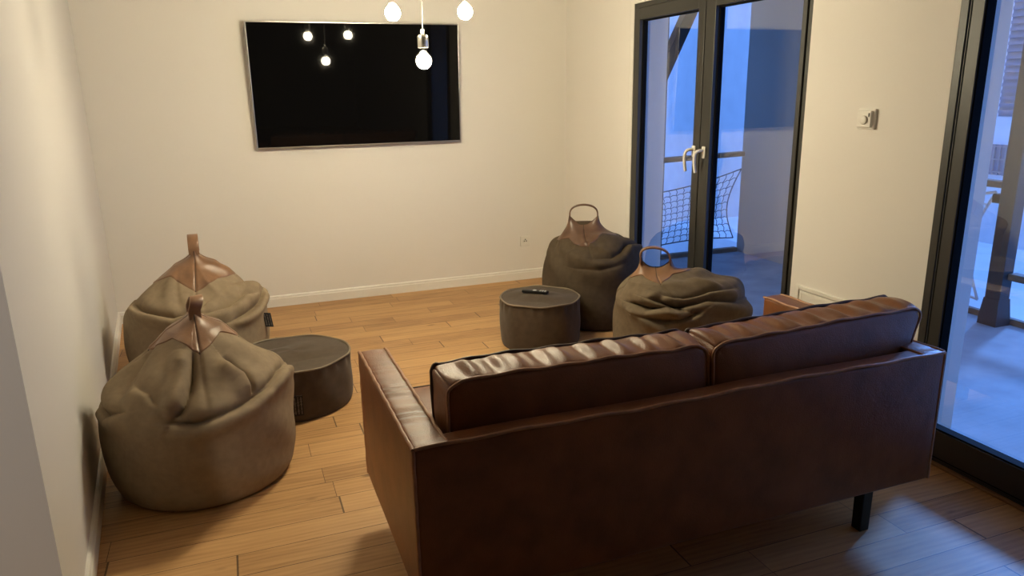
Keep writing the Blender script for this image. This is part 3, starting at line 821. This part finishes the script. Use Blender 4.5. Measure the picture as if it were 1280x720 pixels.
def net(label, corner, nu, nv, r, mat, sag):
    """knotted rope net between four corners; sides bow inwards between the ties"""
    A, B, Cc, D = [Vector(c) for c in corner]                     # bottom-left, bottom-right, top-right, top-left
    def S(u, v):
        uu = u + sag[0] * math.sin(PI * v) * (u - .5) * -2; vv = v + sag[1] * math.sin(PI * u) * (v - .5) * -2
        return (A.lerp(B, uu)).lerp(D.lerp(Cc, uu), vv)
    m = MB()
    for i in range(nu + 1):
        m.tube([S(i / nu + (.10 / nu if k % 2 else -.10 / nu) * (0 < i < nu), k / (nv * 2)) for k in range(nv * 2 + 1)], r if 0 < i < nu else r * 1.7, 5)
    for j in range(nv + 1):
        m.tube([S(k / (nu * 2), j / nv + (.08 / nv if k % 2 else -.08 / nv) * (0 < j < nv)) for k in range(nu * 2 + 1)], r if 0 < j < nv else r * 1.7, 5)
    return tag(m.build('rope_net', mat), label, 'net', 'balcony safety nets')
net('rope net strung across the balcony end, seen through the double door', ((3.40, 5.90, .09), (4.55, 5.90, .13), (4.60, 5.90, .80), (3.40, 5.90, .60)), 15, 9, .0035, MT['rope_dark'], (.10, .06))
net('pale rope net tied to the dark post outside the near door', ((4.70, 4.12, .10), (4.70, 3.42, .12), (4.70, 3.40, .86), (4.70, 4.12, .80)), 9, 9, .0060, MT['rope'], (.16, .05))

# building across the street
bd = empty('building', 'pale building across the street with slatted shutter', 'building', (9.2, 6.5, -4))
m = MB(); m.box(0, .9, -.55, 9, 0, 9.5); m.build('wall', MT['render'], bd)
m = MB()
for k in range(27): m.box(-.06, -.02, -.53, .25, 5.19 + k * .082, 5.228 + k * .082)
m.box(-.02, 0, -.55, .27, 5.15, 7.45); m.build('shutter', MT['slat'], bd)
m = MB(); m.box(-.03, .0, -.10, .32, 4.42, 4.80)
wn_ = m.build('window', MT['slat'], bd)
m = MB()
for k in range(6): m.box(-.06, -.03, -.09 + k * .078, -.075 + k * .078, 4.42, 4.8)
for k in range(3): m.box(-.06, -.03, -.10, .32, 4.45 + k * .16, 4.465 + k * .16)
m.build('grille', MT['steelgrille'], wn_)
m = MB(); m.box(-.03, 0, -.5, .25, 2.0, 3.42); m.build('window', MT['darkwin'], bd)
m = MB(); m.box(-3.4, -3.2 + 2.4, -3, 2.5, 3.55, 3.70, .01); m.build('ledge', MT['render'], bd)
m = MB(); m.box(-6, 30, -30, 40, -4.2, -4.0)
struct(m.build('ground', MT['concrete']), 'street below the balcony', 'ground')

# ------------------------------------------------------------------ daylight at dusk
w = bpy.data.worlds.new('dusk_sky'); scene.world = w; w.use_nodes = True
nt = w.node_tree; bg = nt.nodes['Background']
tc = N(nt, 'ShaderNodeTexCoord'); sx = N(nt, 'ShaderNodeSeparateXYZ'); L(nt, tc.outputs['Generated'], sx.inputs[0])
rp = N(nt, 'ShaderNodeValToRGB'); e = rp.color_ramp.elements
e[0].position = .0; e[0].color = (.15, .36, 1., 1); e[1].position = .5; e[1].color = (.13, .33, 1., 1)
L(nt, sx.outputs['Z'], rp.inputs[0]); L(nt, rp.outputs[0], bg.inputs[0])
bg.inputs[1].default_value = 2.2
# the last bright patch of the evening sky, low over the street
sun = bpy.data.lights.new('twilight_sky', 'SUN'); sun.energy = 4.6; sun.color = (.15, .37, 1.); sun.angle = math.radians(7)
so = bpy.data.objects.new('twilight_sky', sun); COL.objects.link(so)
so.rotation_euler = Vector((.905 * .927, .425 * .927, .375)).to_track_quat('Z', 'Y').to_euler()
lamp = bpy.data.lights.new('wall_end_fill', 'SPOT'); lamp.energy = 150; lamp.spot_size = math.radians(50); lamp.spot_blend = .7; lamp.color = (1, .88, .74); lamp.shadow_soft_size = .12  # fill spot added out of view to lift the left wall's end
lo = bpy.data.objects.new('wall_end_fill', lamp); COL.objects.link(lo); lo.location = (-1.9, -.4, 2.5); lo.rotation_euler = Vector((-.75, -2.4, 1.75)).to_track_quat('Z', 'Y').to_euler()

vs = scene.view_settings
scene.display_settings.display_device = 'sRGB'
vs.view_transform = 'Standard'; vs.look = 'None'; vs.exposure = 0.0; vs.gamma = 1.0; vs.use_curve_mapping = False
